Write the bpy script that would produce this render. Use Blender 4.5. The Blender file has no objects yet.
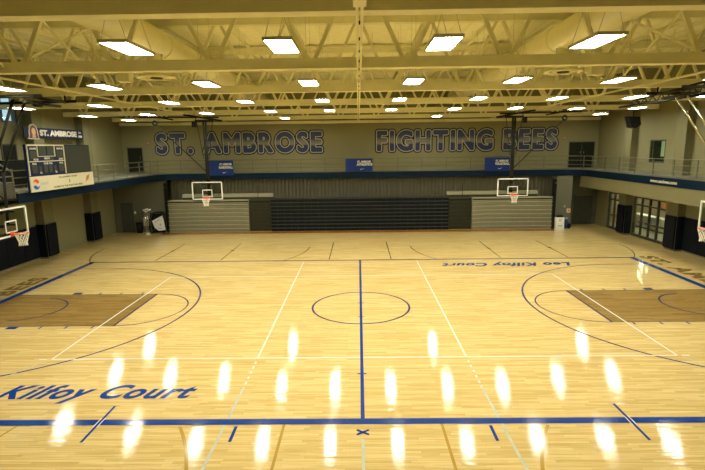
import bpy, bmesh, math, random
from mathutils import Vector, Matrix
random.seed(7)
sc = bpy.context.scene
COL = sc.collection
FT = 0.3048

# ------------------------------------------------------------------ camera
def make_camera():
    p, yw, r = 0.1796, 0.0140, -0.0125
    f = Vector((-math.sin(yw)*math.cos(p), math.cos(yw)*math.cos(p), -math.sin(p)))
    r0 = Vector((math.cos(yw), math.sin(yw), 0.0))
    u0 = r0.cross(f)
    right = math.cos(r)*r0 + math.sin(r)*u0
    up = -math.sin(r)*r0 + math.cos(r)*u0
    cd = bpy.data.cameras.new('camera')
    cd.sensor_width = 36.0
    cd.lens = 481.53/705*36
    cd.clip_end = 200
    co = bpy.data.objects.new('camera', cd)
    m = Matrix((right, up, -f)).transposed().to_4x4()
    m.translation = Vector((-0.039, -17.518, 5.950))
    co.matrix_world = m
    COL.objects.link(co)
    sc.camera = co
make_camera()

# ------------------------------------------------------------------ world, exposure
w = bpy.data.worlds.new('world'); sc.world = w; w.use_nodes = True
w.node_tree.nodes['Background'].inputs[0].default_value = (0.60, 0.78, 1.0, 1)
w.node_tree.nodes['Background'].inputs[1].default_value = 0.9
sc.view_settings.view_transform = 'Standard'
sc.view_settings.look = 'None'
sc.view_settings.gamma = 1.0
sc.view_settings.use_curve_mapping = False
sc.view_settings.exposure = 0.14
PANEL_STRENGTH = 62.0
PANEL_COLOR = (1.0, 0.97, 0.84, 1)

# ------------------------------------------------------------------ materials
MATS = {}
def srgb(r, g, b):
    o = []
    for c in (r, g, b):
        c /= 255.0
        o.append(c/12.92 if c <= 0.04045 else ((c+0.055)/1.055)**2.4)
    return o
def mat(name, rgb, rough=0.6, metal=0.0, noise=0.08, scale=3.0, bump=0.0, bscale=40.0, coat=0.0, emit=None, estr=0.0, spec=0.5):
    if name in MATS: return MATS[name]
    m = bpy.data.materials.new(name); m.use_nodes = True
    nt = m.node_tree; b = nt.nodes['Principled BSDF']
    c = list(rgb)
    tc = nt.nodes.new('ShaderNodeTexCoord')
    nz = nt.nodes.new('ShaderNodeTexNoise'); nz.inputs['Scale'].default_value = scale; nz.inputs['Detail'].default_value = 4
    nt.links.new(tc.outputs['Object'], nz.inputs['Vector'])
    rp = nt.nodes.new('ShaderNodeValToRGB')
    rp.color_ramp.elements[0].position = 0.3; rp.color_ramp.elements[1].position = 0.7
    rp.color_ramp.elements[0].color = [max(0, x*(1-noise)) for x in c]+[1]
    rp.color_ramp.elements[1].color = [min(1, x*(1+noise)) for x in c]+[1]
    nt.links.new(nz.outputs['Fac'], rp.inputs['Fac'])
    nt.links.new(rp.outputs['Color'], b.inputs['Base Color'])
    b.inputs['Roughness'].default_value = rough
    b.inputs['Metallic'].default_value = metal
    b.inputs['Specular IOR Level'].default_value = spec
    b.inputs['Coat Weight'].default_value = coat
    if emit:
        b.inputs['Emission Color'].default_value = (*emit[:3], 1); b.inputs['Emission Strength'].default_value = estr
    if bump:
        n2 = nt.nodes.new('ShaderNodeTexNoise'); n2.inputs['Scale'].default_value = bscale
        nt.links.new(tc.outputs['Object'], n2.inputs['Vector'])
        bp = nt.nodes.new('ShaderNodeBump'); bp.inputs['Strength'].default_value = bump
        nt.links.new(n2.outputs['Fac'], bp.inputs['Height']); nt.links.new(bp.outputs['Normal'], b.inputs['Normal'])
    MATS[name] = m
    return m

def wood(name, light, dark, gap=0.55, rough=0.05):
    """maple strip floor: narrow strips along X, random board tone, fine grain"""
    m = bpy.data.materials.new(name); m.use_nodes = True
    nt = m.node_tree; N = nt.nodes.new; L = nt.links.new; b = nt.nodes['Principled BSDF']
    tc = N('ShaderNodeTexCoord')
    br = N('ShaderNodeTexBrick')
    br.inputs['Scale'].default_value = 1.0
    br.inputs['Brick Width'].default_value = 1.15
    br.inputs['Row Height'].default_value = 0.075
    br.inputs['Mortar Size'].default_value = 0.0012
    br.inputs['Bias'].default_value = 0.0
    br.offset = 0.37; br.offset_frequency = 2; br.squash = 0.8; br.squash_frequency = 3
    br.inputs['Color1'].default_value = (*light, 1); br.inputs['Color2'].default_value = (*dark, 1)
    br.inputs['Mortar'].default_value = (*[x*gap for x in dark], 1)
    L(tc.outputs['Object'], br.inputs['Vector'])
    mp = N('ShaderNodeMapping'); mp.inputs['Scale'].default_value = (0.5, 14, 1)
    L(tc.outputs['Object'], mp.inputs['Vector'])
    nz = N('ShaderNodeTexNoise'); nz.inputs['Scale'].default_value = 2.2; nz.inputs['Detail'].default_value = 5
    L(mp.outputs['Vector'], nz.inputs['Vector'])
    rp = N('ShaderNodeValToRGB')
    rp.color_ramp.elements[0].position = 0.36; rp.color_ramp.elements[1].position = 0.6
    rp.color_ramp.elements[0].color = (0.86, 0.80, 0.68, 1); rp.color_ramp.elements[1].color = (1, 1, 1, 1)
    L(nz.outputs['Fac'], rp.inputs['Fac'])
    mx = N('ShaderNodeMix'); mx.data_type = 'RGBA'; mx.blend_type = 'MULTIPLY'; mx.inputs[0].default_value = 1.0
    L(br.outputs['Color'], mx.inputs[6]); L(rp.outputs['Color'], mx.inputs[7])
    L(mx.outputs[2], b.inputs['Base Color'])
    b.inputs['Roughness'].default_value = rough
    b.inputs['Specular IOR Level'].default_value = 0.32
    mp2 = N('ShaderNodeMapping'); mp2.inputs['Scale'].default_value = (0.35, 5.0, 1)
    L(tc.outputs['Object'], mp2.inputs['Vector'])
    n2 = N('ShaderNodeTexNoise'); n2.inputs['Scale'].default_value = 3.0; n2.inputs['Detail'].default_value = 3
    L(mp2.outputs['Vector'], n2.inputs['Vector'])
    bp = N('ShaderNodeBump'); bp.inputs['Strength'].default_value = 0.6; bp.inputs['Distance'].default_value = 0.004
    L(n2.outputs['Fac'], bp.inputs['Height']); L(bp.outputs['Normal'], b.inputs['Normal'])
    MATS[name] = m
    return m

def banded(name, stops, z0, z1, rough=0.6):
    """paint job whose colour changes with height (object Z)"""
    m = bpy.data.materials.new(name); m.use_nodes = True
    nt = m.node_tree; N = nt.nodes.new; L = nt.links.new; b = nt.nodes['Principled BSDF']
    g = N('ShaderNodeNewGeometry'); sp = N('ShaderNodeSeparateXYZ'); L(g.outputs['Position'], sp.inputs[0])
    nz = N('ShaderNodeTexNoise'); nz.inputs['Scale'].default_value = 1.1; L(g.outputs['Position'], nz.inputs['Vector'])
    ad = N('ShaderNodeMath'); ad.operation = 'MULTIPLY_ADD'; ad.inputs[1].default_value = 0.5; L(nz.outputs['Fac'], ad.inputs[0]); L(sp.outputs['Z'], ad.inputs[2])
    mr = N('ShaderNodeMapRange'); mr.inputs['From Min'].default_value = z0+0.25; mr.inputs['From Max'].default_value = z1+0.25
    L(ad.outputs[0], mr.inputs['Value'])
    rp = N('ShaderNodeValToRGB')
    e = rp.color_ramp.elements
    e[0].position = stops[0][0]; e[0].color = (*stops[0][1], 1)
    e[1].position = stops[-1][0]; e[1].color = (*stops[-1][1], 1)
    for p, c in stops[1:-1]:
        k = e.new(p); k.color = (*c, 1)
    L(mr.outputs['Result'], rp.inputs['Fac']); L(rp.outputs['Color'], b.inputs['Base Color'])
    b.inputs['Roughness'].default_value = rough
    MATS[name] = m
    return m

def glass(name, tint=(0.9, 1, 0.95), alpha=0.18, rough=0.04):
    m = bpy.data.materials.new(name); m.use_nodes = True
    nt = m.node_tree; N = nt.nodes.new; L = nt.links.new
    nt.nodes.remove(nt.nodes['Principled BSDF'])
    out = nt.nodes['Material Output']
    tr = N('ShaderNodeBsdfTransparent'); tr.inputs[0].default_value = (*tint, 1)
    gl = N('ShaderNodeBsdfGlossy'); gl.inputs['Roughness'].default_value = rough
    mx = N('ShaderNodeMixShader')
    mx.inputs[0].default_value = 0.07; L(tr.outputs[0], mx.inputs[1]); L(gl.outputs[0], mx.inputs[2]); L(mx.outputs[0], out.inputs[0])
    MATS[name] = m
    return m

M_floor = wood('maple_floor', (0.75, 0.595, 0.265), (0.60, 0.445, 0.165))
M_key = wood('stained_maple', (0.35, 0.235, 0.075), (0.25, 0.16, 0.045))
M_border = wood('orange_stained_maple', (0.50, 0.21, 0.03), (0.42, 0.16, 0.02))
GR = 0.09
M_blue = mat('blue_floor_paint', (0.005, 0.045, 0.24), GR, noise=0.05)
M_navyline = mat('navy_floor_paint', (0.015, 0.03, 0.15), GR, noise=0.05)
M_white = mat('white_floor_paint', (0.80, 0.78, 0.68), GR, noise=0.03)
M_pale = mat('pale_blue_tape', (0.50, 0.55, 0.45), GR, noise=0.1)
M_tan = mat('gold_floor_paint', (0.42, 0.27, 0.045), GR, noise=0.05)
M_gtext = mat('brown_gold_floor_paint', (0.26, 0.17, 0.04), GR, noise=0.05)
M_brown = mat('brown_floor_paint', (0.16, 0.10, 0.03), GR, noise=0.05)
M_wall = mat('beige_wall_paint', (0.180, 0.168, 0.075), 0.75, noise=0.04, scale=0.6, bump=0.05)
M_wallup = mat('upper_wall_paint', (0.235, 0.217, 0.100), 0.75, noise=0.03, scale=0.5, bump=0.05)
M_gray = mat('grey_wall_paint', (0.13, 0.132, 0.085), 0.7, noise=0.05, scale=0.8)
M_steel = mat('cream_steel_paint', (0.82, 0.79, 0.49), 0.5, noise=0.04)
M_deck = mat('cream_roof_deck', (0.93, 0.90, 0.58), 0.6, noise=0.04)
M_duct = mat('painted_duct', (0.86, 0.82, 0.50), 0.4, noise=0.03)
M_navy = mat('navy_vinyl', (0.006, 0.008, 0.013), 0.5, noise=0.15, spec=0.12)
M_fascia = mat('blue_fascia_paint', (0.0018, 0.012, 0.028), 0.6, noise=0.06, spec=0.12)
M_rail = mat('grey_rail_paint', (0.13, 0.125, 0.07), 0.5, noise=0.05)
M_door = mat('dark_green_door', (0.016, 0.018, 0.010), 0.6, noise=0.08, spec=0.12)
M_door2 = mat('grey_door', (0.07, 0.075, 0.05), 0.6, noise=0.06, spec=0.15)
M_bl = mat('grey_bleacher', (0.27, 0.26, 0.155), 0.5, noise=0.05)
M_blnose = mat('light_bleacher_nose', (0.38, 0.36, 0.22), 0.45, noise=0.05)
M_olive = mat('olive_bleacher', (0.05, 0.05, 0.026), 0.55, noise=0.08, spec=0.12)
M_seat = mat('navy_seat_plastic', (0.008, 0.011, 0.017), 0.5, noise=0.2, scale=8, spec=0.12)
M_seatnose = mat('dim_grey_rail', (0.075, 0.08, 0.055), .6, noise=.08, spec=0.12)
M_black = mat('black_metal', (0.012, 0.013, 0.010), 0.45, noise=0.1, spec=0.12)
M_darksteel = mat('dark_painted_steel', (0.016, 0.016, 0.010), 0.45, noise=0.1, spec=0.12)
M_whitem = mat('white_painted_metal', (0.80, 0.80, 0.72), 0.4, noise=0.03)
M_orange = mat('orange_rim', (0.78, 0.12, 0.03), 0.4, noise=0.05)
M_net = mat('white_net', (0.85, 0.82, 0.68), 0.8, noise=0.05)
M_corr = mat('corrugated_panel', (0.10, 0.095, 0.052), 0.55, noise=0.08)
M_banner = mat('banner_blue', (0.014, 0.035, 0.16), 0.6, noise=0.06, spec=0.12)
M_cream = mat('cream_sign', (0.60, 0.57, 0.38), 0.5, noise=0.03)
M_letter = mat('lettering_white', (0.62, 0.60, 0.46), 0.5, noise=0.03)
M_screen = mat('dark_led_screen', (0.045, 0.050, 0.038), 0.35, noise=0.05, spec=0.12)
M_sbnavy = mat('scoreboard_navy', (0.012, 0.020, 0.06), 0.4, noise=0.05, spec=0.12)
M_digit = mat('digit_window', (0.055, 0.062, 0.048), 0.3, noise=0.05, spec=0.12)
M_red = mat('red_print', (0.65, 0.05, 0.03), 0.5)
M_pblue = mat('blue_print', (0.02, 0.10, 0.40), 0.5)
M_grayprint = mat('grey_print', (0.40, 0.44, 0.44), 0.5)
M_darkprint = mat('dark_print', (0.04, 0.035, 0.025), 0.5)
M_skin = mat('peach_print', (0.70, 0.42, 0.20), 0.5)
M_plastic = mat('beige_plastic', (0.45, 0.42, 0.28), 0.5, noise=0.06)
M_chrome = mat('shiny_steel', (0.62, 0.62, 0.50), 0.22, metal=1.0, noise=0.03)
M_bag = mat('blue_nylon', (0.01, 0.035, 0.11), 0.6, noise=0.15, scale=12)
M_lobby = mat('lobby_wall_paint', (0.45, 0.34, 0.20), 0.7, noise=0.05)
M_lobbyfloor = mat('lobby_floor_tile', (0.35, 0.30, 0.22), 0.4, noise=0.1)
M_laminate = mat('pale_laminate', (0.75, 0.66, 0.52), 0.5, noise=0.05)
M_bronze = mat('dark_bronze_frame', (0.05, 0.048, 0.028), 0.4, noise=0.05)
M_pan = mat('panel_light_diffuser', (0.9, 0.9, 0.85), 0.5, emit=PANEL_COLOR, estr=PANEL_STRENGTH)
M_lamp = mat('lobby_lamp_diffuser', (0.9, 0.9, 0.85), 0.5, emit=(1, 0.9, 0.7), estr=55)
M_housing = mat('light_housing', (0.5, 0.46, 0.28), 0.5, noise=0.03)
M_glass = glass('clear_glass')
M_acryl = glass('backboard_glass', (0.86, 0.90, 0.84))
M_oline = mat('mural_navy', (0.016, 0.024, 0.060), 0.6, noise=0.05, spec=0.12)
M_iline = mat('mural_cream', (0.44, 0.42, 0.25), 0.6, noise=0.04)
NAV = (0.014, 0.026, 0.095); MIDC = (0.20, 0.19, 0.14); SKY = (0.026, 0.040, 0.10)
M_fill = banded('mural_letter_fill', [(0.0, NAV), (0.36, NAV), (0.39, MIDC), (0.52, MIDC), (0.74, SKY), (1.0, SKY)], 5.65, 7.1)

# ------------------------------------------------------------------ mesh building
ORG = {}
class MB:
    def __init__(s): s.v = []; s.f = []; s.smooth = []
    def box(s, x0, x1, y0, y1, z0, z1):
        n = len(s.v)
        s.v += [(x0,y0,z0),(x1,y0,z0),(x1,y1,z0),(x0,y1,z0),(x0,y0,z1),(x1,y0,z1),(x1,y1,z1),(x0,y1,z1)]
        for q in ((0,3,2,1),(4,5,6,7),(0,1,5,4),(1,2,6,5),(2,3,7,6),(3,0,4,7)):
            s.f.append([n+i for i in q]); s.smooth.append(False)
        return s
    def bbox(s, x0, x1, y0, y1, z0, z1, c=0.02):
        """box with chamfered vertical and horizontal edges"""
        bm = bmesh.new(); bmesh.ops.create_cube(bm, size=1)
        for v in bm.verts:
            v.co = Vector(((x0+x1)/2+v.co.x*(x1-x0), (y0+y1)/2+v.co.y*(y1-y0), (z0+z1)/2+v.co.z*(z1-z0)))
        bmesh.ops.bevel(bm, geom=bm.edges[:], offset=c, segments=2, affect='EDGES')
        s.add(bm); bm.free(); return s
    def add(s, bm, smooth=False):
        n = len(s.v); bm.verts.index_update()
        s.v += [tuple(v.co) for v in bm.verts]
        for f in bm.faces:
            s.f.append([n+v.index for v in f.verts]); s.smooth.append(smooth)
    def tube(s, p, q, r, seg=10, r2=None, cap=True):
        p = Vector(p); q = Vector(q); d = (q-p).normalized()
        a = d.orthogonal().normalized(); b = d.cross(a); r2 = r if r2 is None else r2
        n = len(s.v)
        for c, rr in ((p, r), (q, r2)):
            for i in range(seg):
                t = 2*math.pi*i/seg
                s.v.append(tuple(c + a*math.cos(t)*rr + b*math.sin(t)*rr))
        for i in range(seg):
            j = (i+1) % seg
            s.f.append([n+i, n+j, n+seg+j, n+seg+i]); s.smooth.append(seg > 5)
        if cap:
            s.f.append([n+i for i in reversed(range(seg))]); s.smooth.append(False)
            s.f.append([n+seg+i for i in range(seg)]); s.smooth.append(False)
        return s
    def bar(s, p, q, w, h):
        """rectangular bar between points: w across (horizontal), h in the vertical sense"""
        p = Vector(p); q = Vector(q); d = (q-p).normalized()
        up = Vector((0,0,1)) if abs(d.z) < 0.95 else Vector((0,1,0))
        a = d.cross(up).normalized(); b = a.cross(d)
        n = len(s.v)
        for c in (p, q):
            for sa, sb in ((-1,-1),(1,-1),(1,1),(-1,1)):
                s.v.append(tuple(c + a*sa*w/2 + b*sb*h/2))
        for t in ((0,1,5,4),(1,2,6,5),(2,3,7,6),(3,0,4,7),(3,2,1,0),(4,5,6,7)):
            s.f.append([n+i for i in t]); s.smooth.append(False)
        return s
    def path(s, pts, r, seg=8):
        for i in range(len(pts)-1): s.tube(pts[i], pts[i+1], r, seg)
        return s
    def prism(s, poly, a0, a1, axis='y'):
        """poly in the plane across axis, extruded between a0 and a1"""
        n = len(s.v); k = len(poly)
        for a in (a0, a1):
            for u, v in poly:
                s.v.append({'y': (u, a, v), 'x': (a, u, v), 'z': (u, v, a)}[axis])
        s.f.append([n+i for i in range(k)]); s.f.append([n+k+i for i in reversed(range(k))])
        for i in range(k):
            j = (i+1) % k; s.f.append([n+j, n+i, n+k+i, n+k+j])
        s.smooth += [False]*(k+2)
        return s
    def ring(s, c, r, R, axis='z', seg=32, seg2=8):
        n = len(s.v)
        for i in range(seg):
            t = 2*math.pi*i/seg
            for j in range(seg2):
                u = 2*math.pi*j/seg2
                rad = R + r*math.cos(u); h = r*math.sin(u)
                p = {'z': (rad*math.cos(t), rad*math.sin(t), h), 'y': (rad*math.cos(t), h, rad*math.sin(t)), 'x': (h, rad*math.cos(t), rad*math.sin(t))}[axis]
                s.v.append((c[0]+p[0], c[1]+p[1], c[2]+p[2]))
        for i in range(seg):
            for j in range(seg2):
                a, b = i, (i+1) % seg; e, g = j, (j+1) % seg2
                s.f.append([n+a*seg2+e, n+b*seg2+e, n+b*seg2+g, n+a*seg2+g]); s.smooth.append(True)
        return s
    def build(s, name, m, parent=None, origin=None):
        if parent is not None: org = ORG[parent.name]
        elif origin is not None: org = Vector(origin)
        else:
            xs = [v[0] for v in s.v]; ys = [v[1] for v in s.v]; zs = [v[2] for v in s.v]
            org = Vector(((min(xs)+max(xs))/2, (min(ys)+max(ys))/2, min(zs)))
        me = bpy.data.meshes.new(name)
        me.from_pydata([(v[0]-org[0], v[1]-org[1], v[2]-org[2]) for v in s.v], [], s.f)
        me.polygons.foreach_set('use_smooth', s.smooth)
        me.update()
        bm = bmesh.new(); bm.from_mesh(me); bmesh.ops.recalc_face_normals(bm, faces=bm.faces); bm.to_mesh(me); bm.free()
        me.materials.append(m)
        o = bpy.data.objects.new(name, me); COL.objects.link(o)
        if parent is not None: o.parent = parent
        else: o.location = org
        ORG[o.name] = Vector(org)
        return o
def tag(o, label=None, cat=None, group=None, kind=None):
    if label: o['label'] = label
    if cat: o['category'] = cat
    if group: o['group'] = group
    if kind: o['kind'] = kind
    return o
def empty(name, loc, label=None, cat=None, group=None, kind=None):
    o = bpy.data.objects.new(name, None); COL.objects.link(o); o.location = loc; o.empty_display_size = 0.2
    ORG[o.name] = Vector(loc)
    return tag(o, label, cat, group, kind)
def copy_tree(o, parent=None):
    c = o.copy(); COL.objects.link(c)
    if parent is not None: c.parent = parent
    for k in ('label', 'group', 'category'):
        pass
    for ch in list(o.children): copy_tree(ch, c)
    return c
def struct(o, label=None): 
    o['kind'] = 'structure'
    if label: o['label'] = label
    return o

def text_mesh(body, width, height, offset=0.03, shear=0.0, spacing=1.0, extra=0.0, box=None, raw=False):
    """list of verts/faces of a filled text, scaled so the un-fattened text is width x height; extra fattens it evenly"""
    def ev(off):
        cu = bpy.data.curves.new('t', 'FONT'); cu.body = body; cu.size = 1.0; cu.offset = off; cu.shear = shear
        cu.space_character = spacing; cu.resolution_u = 5; cu.fill_mode = 'FRONT'
        ob = bpy.data.objects.new('t', cu); COL.objects.link(ob)
        dg = bpy.context.evaluated_depsgraph_get(); dg.update()
        me = bpy.data.meshes.new_from_object(ob.evaluated_get(dg))
        V = [tuple(v.co) for v in me.vertices]; F = [list(p.vertices) for p in me.polygons]
        bpy.data.objects.remove(ob); bpy.data.curves.remove(cu); bpy.data.meshes.remove(me)
        return V, F
    V0, F0 = ev(offset)
    if raw: return V0, F0, None
    if box is None:
        xs = [v[0] for v in V0]; ys = [v[1] for v in V0]
        box = (min(xs), max(xs), min(ys), max(ys))
    V, F = (V0, F0) if extra == 0 else ev(offset+extra)
    sx = width/(box[1]-box[0]); sy = height/(box[3]-box[2])
    return [((v[0]-box[0])*sx, (v[1]-box[2])*sy) for v in V], F, box
def add_text(mb, body, origin, ux, uy, width, height, **k):
    """text with lower-left at origin, reading along ux, up along uy"""
    V, F, box = text_mesh(body, width, height, **k)
    n = len(mb.v); o = Vector(origin); ux = Vector(ux); uy = Vector(uy)
    mb.v += [tuple(o + ux*a + uy*b) for a, b in V]
    for f in F: mb.f.append([n+i for i in f]); mb.smooth.append(False)
    return mb

# ================================================================== SETTING
fl = MB().box(-18.2, 18.2, -20, 19.8, -0.2, 0).build('floor', M_floor, origin=(0, 0, 0)); struct(fl, 'polished maple gym floor')
def flat(name, m, quads, label=None, z=0.002):
    b = MB()
    for poly in quads:
        n = len(b.v); b.v += [(x, y, z) for x, y in poly]; b.f.append(list(range(n, n+len(poly)))); b.smooth.append(False)
    me = bpy.data.meshes.new(name); me.from_pydata(b.v, [], b.f); me.update(); me.materials.append(m)
    bm = bmesh.new(); bm.from_mesh(me)
    for f in bm.faces:
        f.normal_update()
        if f.normal.z < 0: f.normal_flip()
    bm.to_mesh(me); bm.free()
    o = bpy.data.objects.new(name, me); COL.objects.link(o); o.parent = fl; ORG[o.name] = Vector((0,0,0))
    if label: o['label'] = label
    return o
def rect(x0, x1, y0, y1): return [(x0,y0),(x1,y0),(x1,y1),(x0,y1)]
def seg(x0, y0, x1, y1, w):
    d = Vector((x1-x0, y1-y0)).normalized(); n = Vector((-d.y, d.x))*w/2
    return [(x0-n.x,y0-n.y),(x1-n.x,y1-n.y),(x1+n.x,y1+n.y),(x0+n.x,y0+n.y)]
def arc(cx, cy, r, a0, a1, w, n=48):
    q = []
    for i in range(n):
        t0 = math.radians(a0+(a1-a0)*i/n); t1 = math.radians(a0+(a1-a0)*(i+1)/n)
        q.append([(cx+(r-w/2)*math.cos(t0), cy+(r-w/2)*math.sin(t0)), (cx+(r+w/2)*math.cos(t0), cy+(r+w/2)*math.sin(t0)),
                  (cx+(r+w/2)*math.cos(t1), cy+(r+w/2)*math.sin(t1)), (cx+(r-w/2)*math.cos(t1), cy+(r-w/2)*math.sin(t1))])
    return q
HB = 47*FT; HS = 25*FT
for s in (-1, 1):
    side = 'left' if s < 0 else 'right'
    xs = sorted((s*HB, s*28*FT))
    flat('key_area', M_key, [rect(xs[0], xs[1], -6*FT, 6*FT)], 'brown stained key at %s basket' % side, 0.002)
    flat('key_outline', M_navyline, [rect(xs[0], xs[1], 6*FT-.02, 6*FT+.02), rect(xs[0], xs[1], -6*FT-.02, -6*FT+.02)], None, 0.004)
    flat('free_throw_line', M_navyline, [rect(s*28*FT-.035, s*28*FT+.035, -6*FT, 6*FT)], None, 0.005)
    if s > 0: a0, a1 = 90, 270
    else: a0, a1 = -90, 90
    flat('free_throw_arc', M_navyline, arc(s*28*FT, 0, 6*FT, a0, a1, .05), None, 0.005)
    flat('three_point_line', M_navyline, arc(s*41.75*FT, 0, 6.28, a0, a1, .068, 80) +
         [rect(min(s*41.75*FT, s*HB), max(s*41.75*FT, s*HB), k*6.28-.025, k*6.28+.025) for k in (-1, 1)], 'navy three point arc', 0.003)
    flat('charge_arc', M_navyline, arc(s*41.75*FT, 0, 1.28, a0, a1, .06), None, 0.006)
    flat('lane_block', M_blue, [rect(min(s*39.9*FT, s*38.7*FT), max(s*39.9*FT, s*38.7*FT), k*6.5*FT-.11, k*6.5*FT+.11) for k in (-1, 1)], None, 0.005)
    flat('lane_mark', M_blue, [rect(s*v*FT-.03, s*v*FT+.03, k*6.45*FT-.1, k*6.45*FT+.1) for v in (36.1, 33.2, 30.2) for k in (-1, 1)], None, 0.005)
    flat('baseline', M_blue, [rect(min(s*HB, s*(HB+.30)), max(s*HB, s*(HB+.30)), -HS-.2, HS+.1)], 'thick blue baseline', 0.006)
    flat('coaching_box_line', M_blue, [rect(s*19.2*FT-.03, s*19.2*FT+.03, -28*FT, -23.3*FT)], None, 0.004)
    flat('coaching_box_edge', M_white, [rect(s*19.2*FT-.055, s*19.2*FT-.033, -26.2*FT, -25*FT), rect(s*19.2*FT+.033, s*19.2*FT+.055, -26.2*FT, -25*FT)], 'white edging', 0.009)
    flat('bench_mark', M_blue, [rect(s*9.05*FT-.035, s*9.05*FT+.035, -28*FT, -26.15*FT)], None, 0.004)
    flat('practice_court_line', M_tan, [seg(s*5.65*FT, -25.9*FT, s*5.7*FT, -36*FT, .06), seg(s*25*FT, -25.9*FT, s*25.3*FT, -27.3*FT, .05), rect(min(s*25.3*FT,s*27.3*FT), max(s*25.3*FT,s*27.3*FT), -27.35*FT, -27.15*FT)] +
         [p for p in arc(s*30.8*FT, -37*FT, 20.75*FT, 0, 180, .07, 160) if max(c[1] for c in p) < -25.9*FT], 'gold practice court lines', 0.003)
    flat('practice_court_line', M_brown, [seg(s*5.5*FT, 25.9*FT, s*5.5*FT, 41.5*FT, .05)] +
         [rect(s*v*FT-.025, s*v*FT+.025, 26*FT, 41.5*FT) for v in (24.9, 36.7)] +
         [rect(s*24.9*FT-.1, s*24.9*FT+.1, 34*FT, 34.6*FT), rect(s*36.7*FT-.1, s*36.7*FT+.1, 34*FT, 34.6*FT)] +
         [p for p in arc(s*30.8*FT, 37*FT, 20.75*FT, 180, 360, .05, 160) if min(c[1] for c in p) > 25.3*FT], 'thin brown practice court lines', 0.003)
flat('sideline', M_blue, [rect(-HB-2.2, HB+2.2, -25.95*FT, -25.2*FT)], 'thick blue near sideline', 0.007)
flat('sideline', M_navyline, [rect(-HB-.3, HB+.3, HS, HS+.13)], 'thin navy far sideline', 0.007)
flat('halfcourt_line', M_blue, [rect(-.045, .045, -25.2*FT, HS)], 'navy centre line', 0.006)
flat('center_circle', M_navyline, arc(0, 0, 6*FT, 0, 360, .07, 96), 'navy centre circle', 0.007)
flat('center_mark', M_blue, [rect(-.12, .12, y-.03, y+.03) for y in (-5.53, .44, -1.14)], None, 0.008)
flat('scorer_cross', M_blue, [seg(-.13, -8.30, .13, -8.12, .06), seg(-.13, -8.12, .13, -8.30, .06)], 'small blue cross', 0.005)
flat('volleyball_line', M_white, [rect(-9, 9, k*4.5-.025, k*4.5+.025) for k in (-1, 1)] + [rect(k*9-.025, k*9+.025, -4.5, 4.5) for k in (-1, 1)] +
     [rect(k*3-.025, k*3+.025, -4.5, 4.5) for k in (-1, 1)] + [rect(k*3-.025, k*3+.025, -4.75-i*.3-.12, -4.75-i*.3) for k in (-1, 1) for i in range(5)] +
     [rect(k*9.25-.12, k*9.25+.1, -4.525, -4.475) for k in (-1, 1)] + [rect(k*3-.02, k*3+.02, 4.6, 7.4) for k in (-1, 1)], 'white volleyball lines', 0.0045)
flat('tape_line', M_pale, [seg(k*3.0, -6.2, k*3.05, -9.9, .06) for k in (-1, 1)] + [rect(-.03, .03, -9.9, -8.45)] + [seg(k*9.1, -4.6, k*9.6, -5.6, .04) for k in (-1,1)], 'pale grey green tape lines', 0.0035)
flat('bleacher_border', M_border, [rect(-14.2, 13.95, 16.15, 16.95)], 'orange stained boards along the bleachers', 0.0025)

def floor_text(name, body, origin, ux, uy, w, h, m, label, **k):
    b = MB(); add_text(b, body, origin, ux, uy, w, h, **k)
    me = bpy.data.meshes.new(name); me.from_pydata(b.v, [], b.f); me.update(); me.materials.append(m)
    o = bpy.data.objects.new(name, me); COL.objects.link(o); o.parent = fl; ORG[o.name] = Vector((0,0,0)); o['label'] = label
    return o
floor_text('court_lettering', 'Leo Kilfoy Court', (-10.75, -6.98, .0055), (1,0,0), (0,1,0), 6.6, .92, M_blue, 'blue slanted words Leo Kilfoy Court near the front sideline', offset=.032, spacing=1.1, shear=.38)
floor_text('court_lettering', 'Leo Kilfoy Court', (10.75, 6.98, .0055), (-1,0,0), (0,-1,0), 6.6, .92, M_blue, 'blue slanted words Leo Kilfoy Court upside down near the far sideline', offset=.032, spacing=1.1, shear=.38)
floor_text('baseline_lettering', 'FIGHTING BEES', (-14.8, -5.2, .0055), (0,1,0), (-1,0,0), 9.8, .85, M_gtext, 'gold words FIGHTING BEES behind the left baseline', offset=.05, spacing=1.15)
floor_text('baseline_lettering', 'ST. AMBROSE', (14.95, 8.0, .0055), (0,-1,0), (1,0,0), 9.0, .9, M_gtext, 'gold words ST. AMBROSE behind the right baseline', offset=.05, spacing=1.15)

# roof deck with ribs running away from the camera
cb = MB(); cb.box(-18.4, 18.4, -20, 20.2, 10.78, 10.95)
x = -18.3
while x < 18.3:
    cb.box(x, x+.3, -20, 20.2, 10.755, 10.78); x += .6
ceil = struct(cb.build('ceiling', M_deck, origin=(0,0,10.72)), 'cream ribbed steel roof deck')

# walls
struct(MB().box(-17.95, 17.95, 19.4, 19.8, 4.26, 10.75).box(-17.95, 17.95, 19.42, 19.8, -.0, 4.26).build('wall_back', M_wallup, origin=(0,19.6,0)), 'olive beige upper end wall behind the balcony')
struct(MB().box(-18.4, 18.4, -20.3, -20, 0, 10.75).build('wall_front', M_wall, origin=(0,-20.1,0)))
wl = MB()
wl.box(-18.3, -17.98, -20, 19.8, 0, 7.45).box(-18.3, -17.98, -20, 19.8, 9.0, 10.75).box(-18.3, -17.98, 8.3, 19.8, 7.45, 9.0).box(-18.3, -17.98, -20, 5.0, 7.45, 9.0)
wlo = struct(wl.build('wall_left', M_wallup, origin=(-18.1,0,0)))
wr = MB()
wr.box(17.98, 18.3, -20, 10.8, 0, 3.9).box(17.98, 18.3, 14.25, 15.95, 0, 3.9).box(17.98, 18.3, 17.45, 19.8, 0, 3.9)
wr.box(17.98, 18.3, 10.8, 14.25, 2.6, 3.9).box(17.98, 18.3, 15.95, 17.45, 2.6, 3.9)
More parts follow.
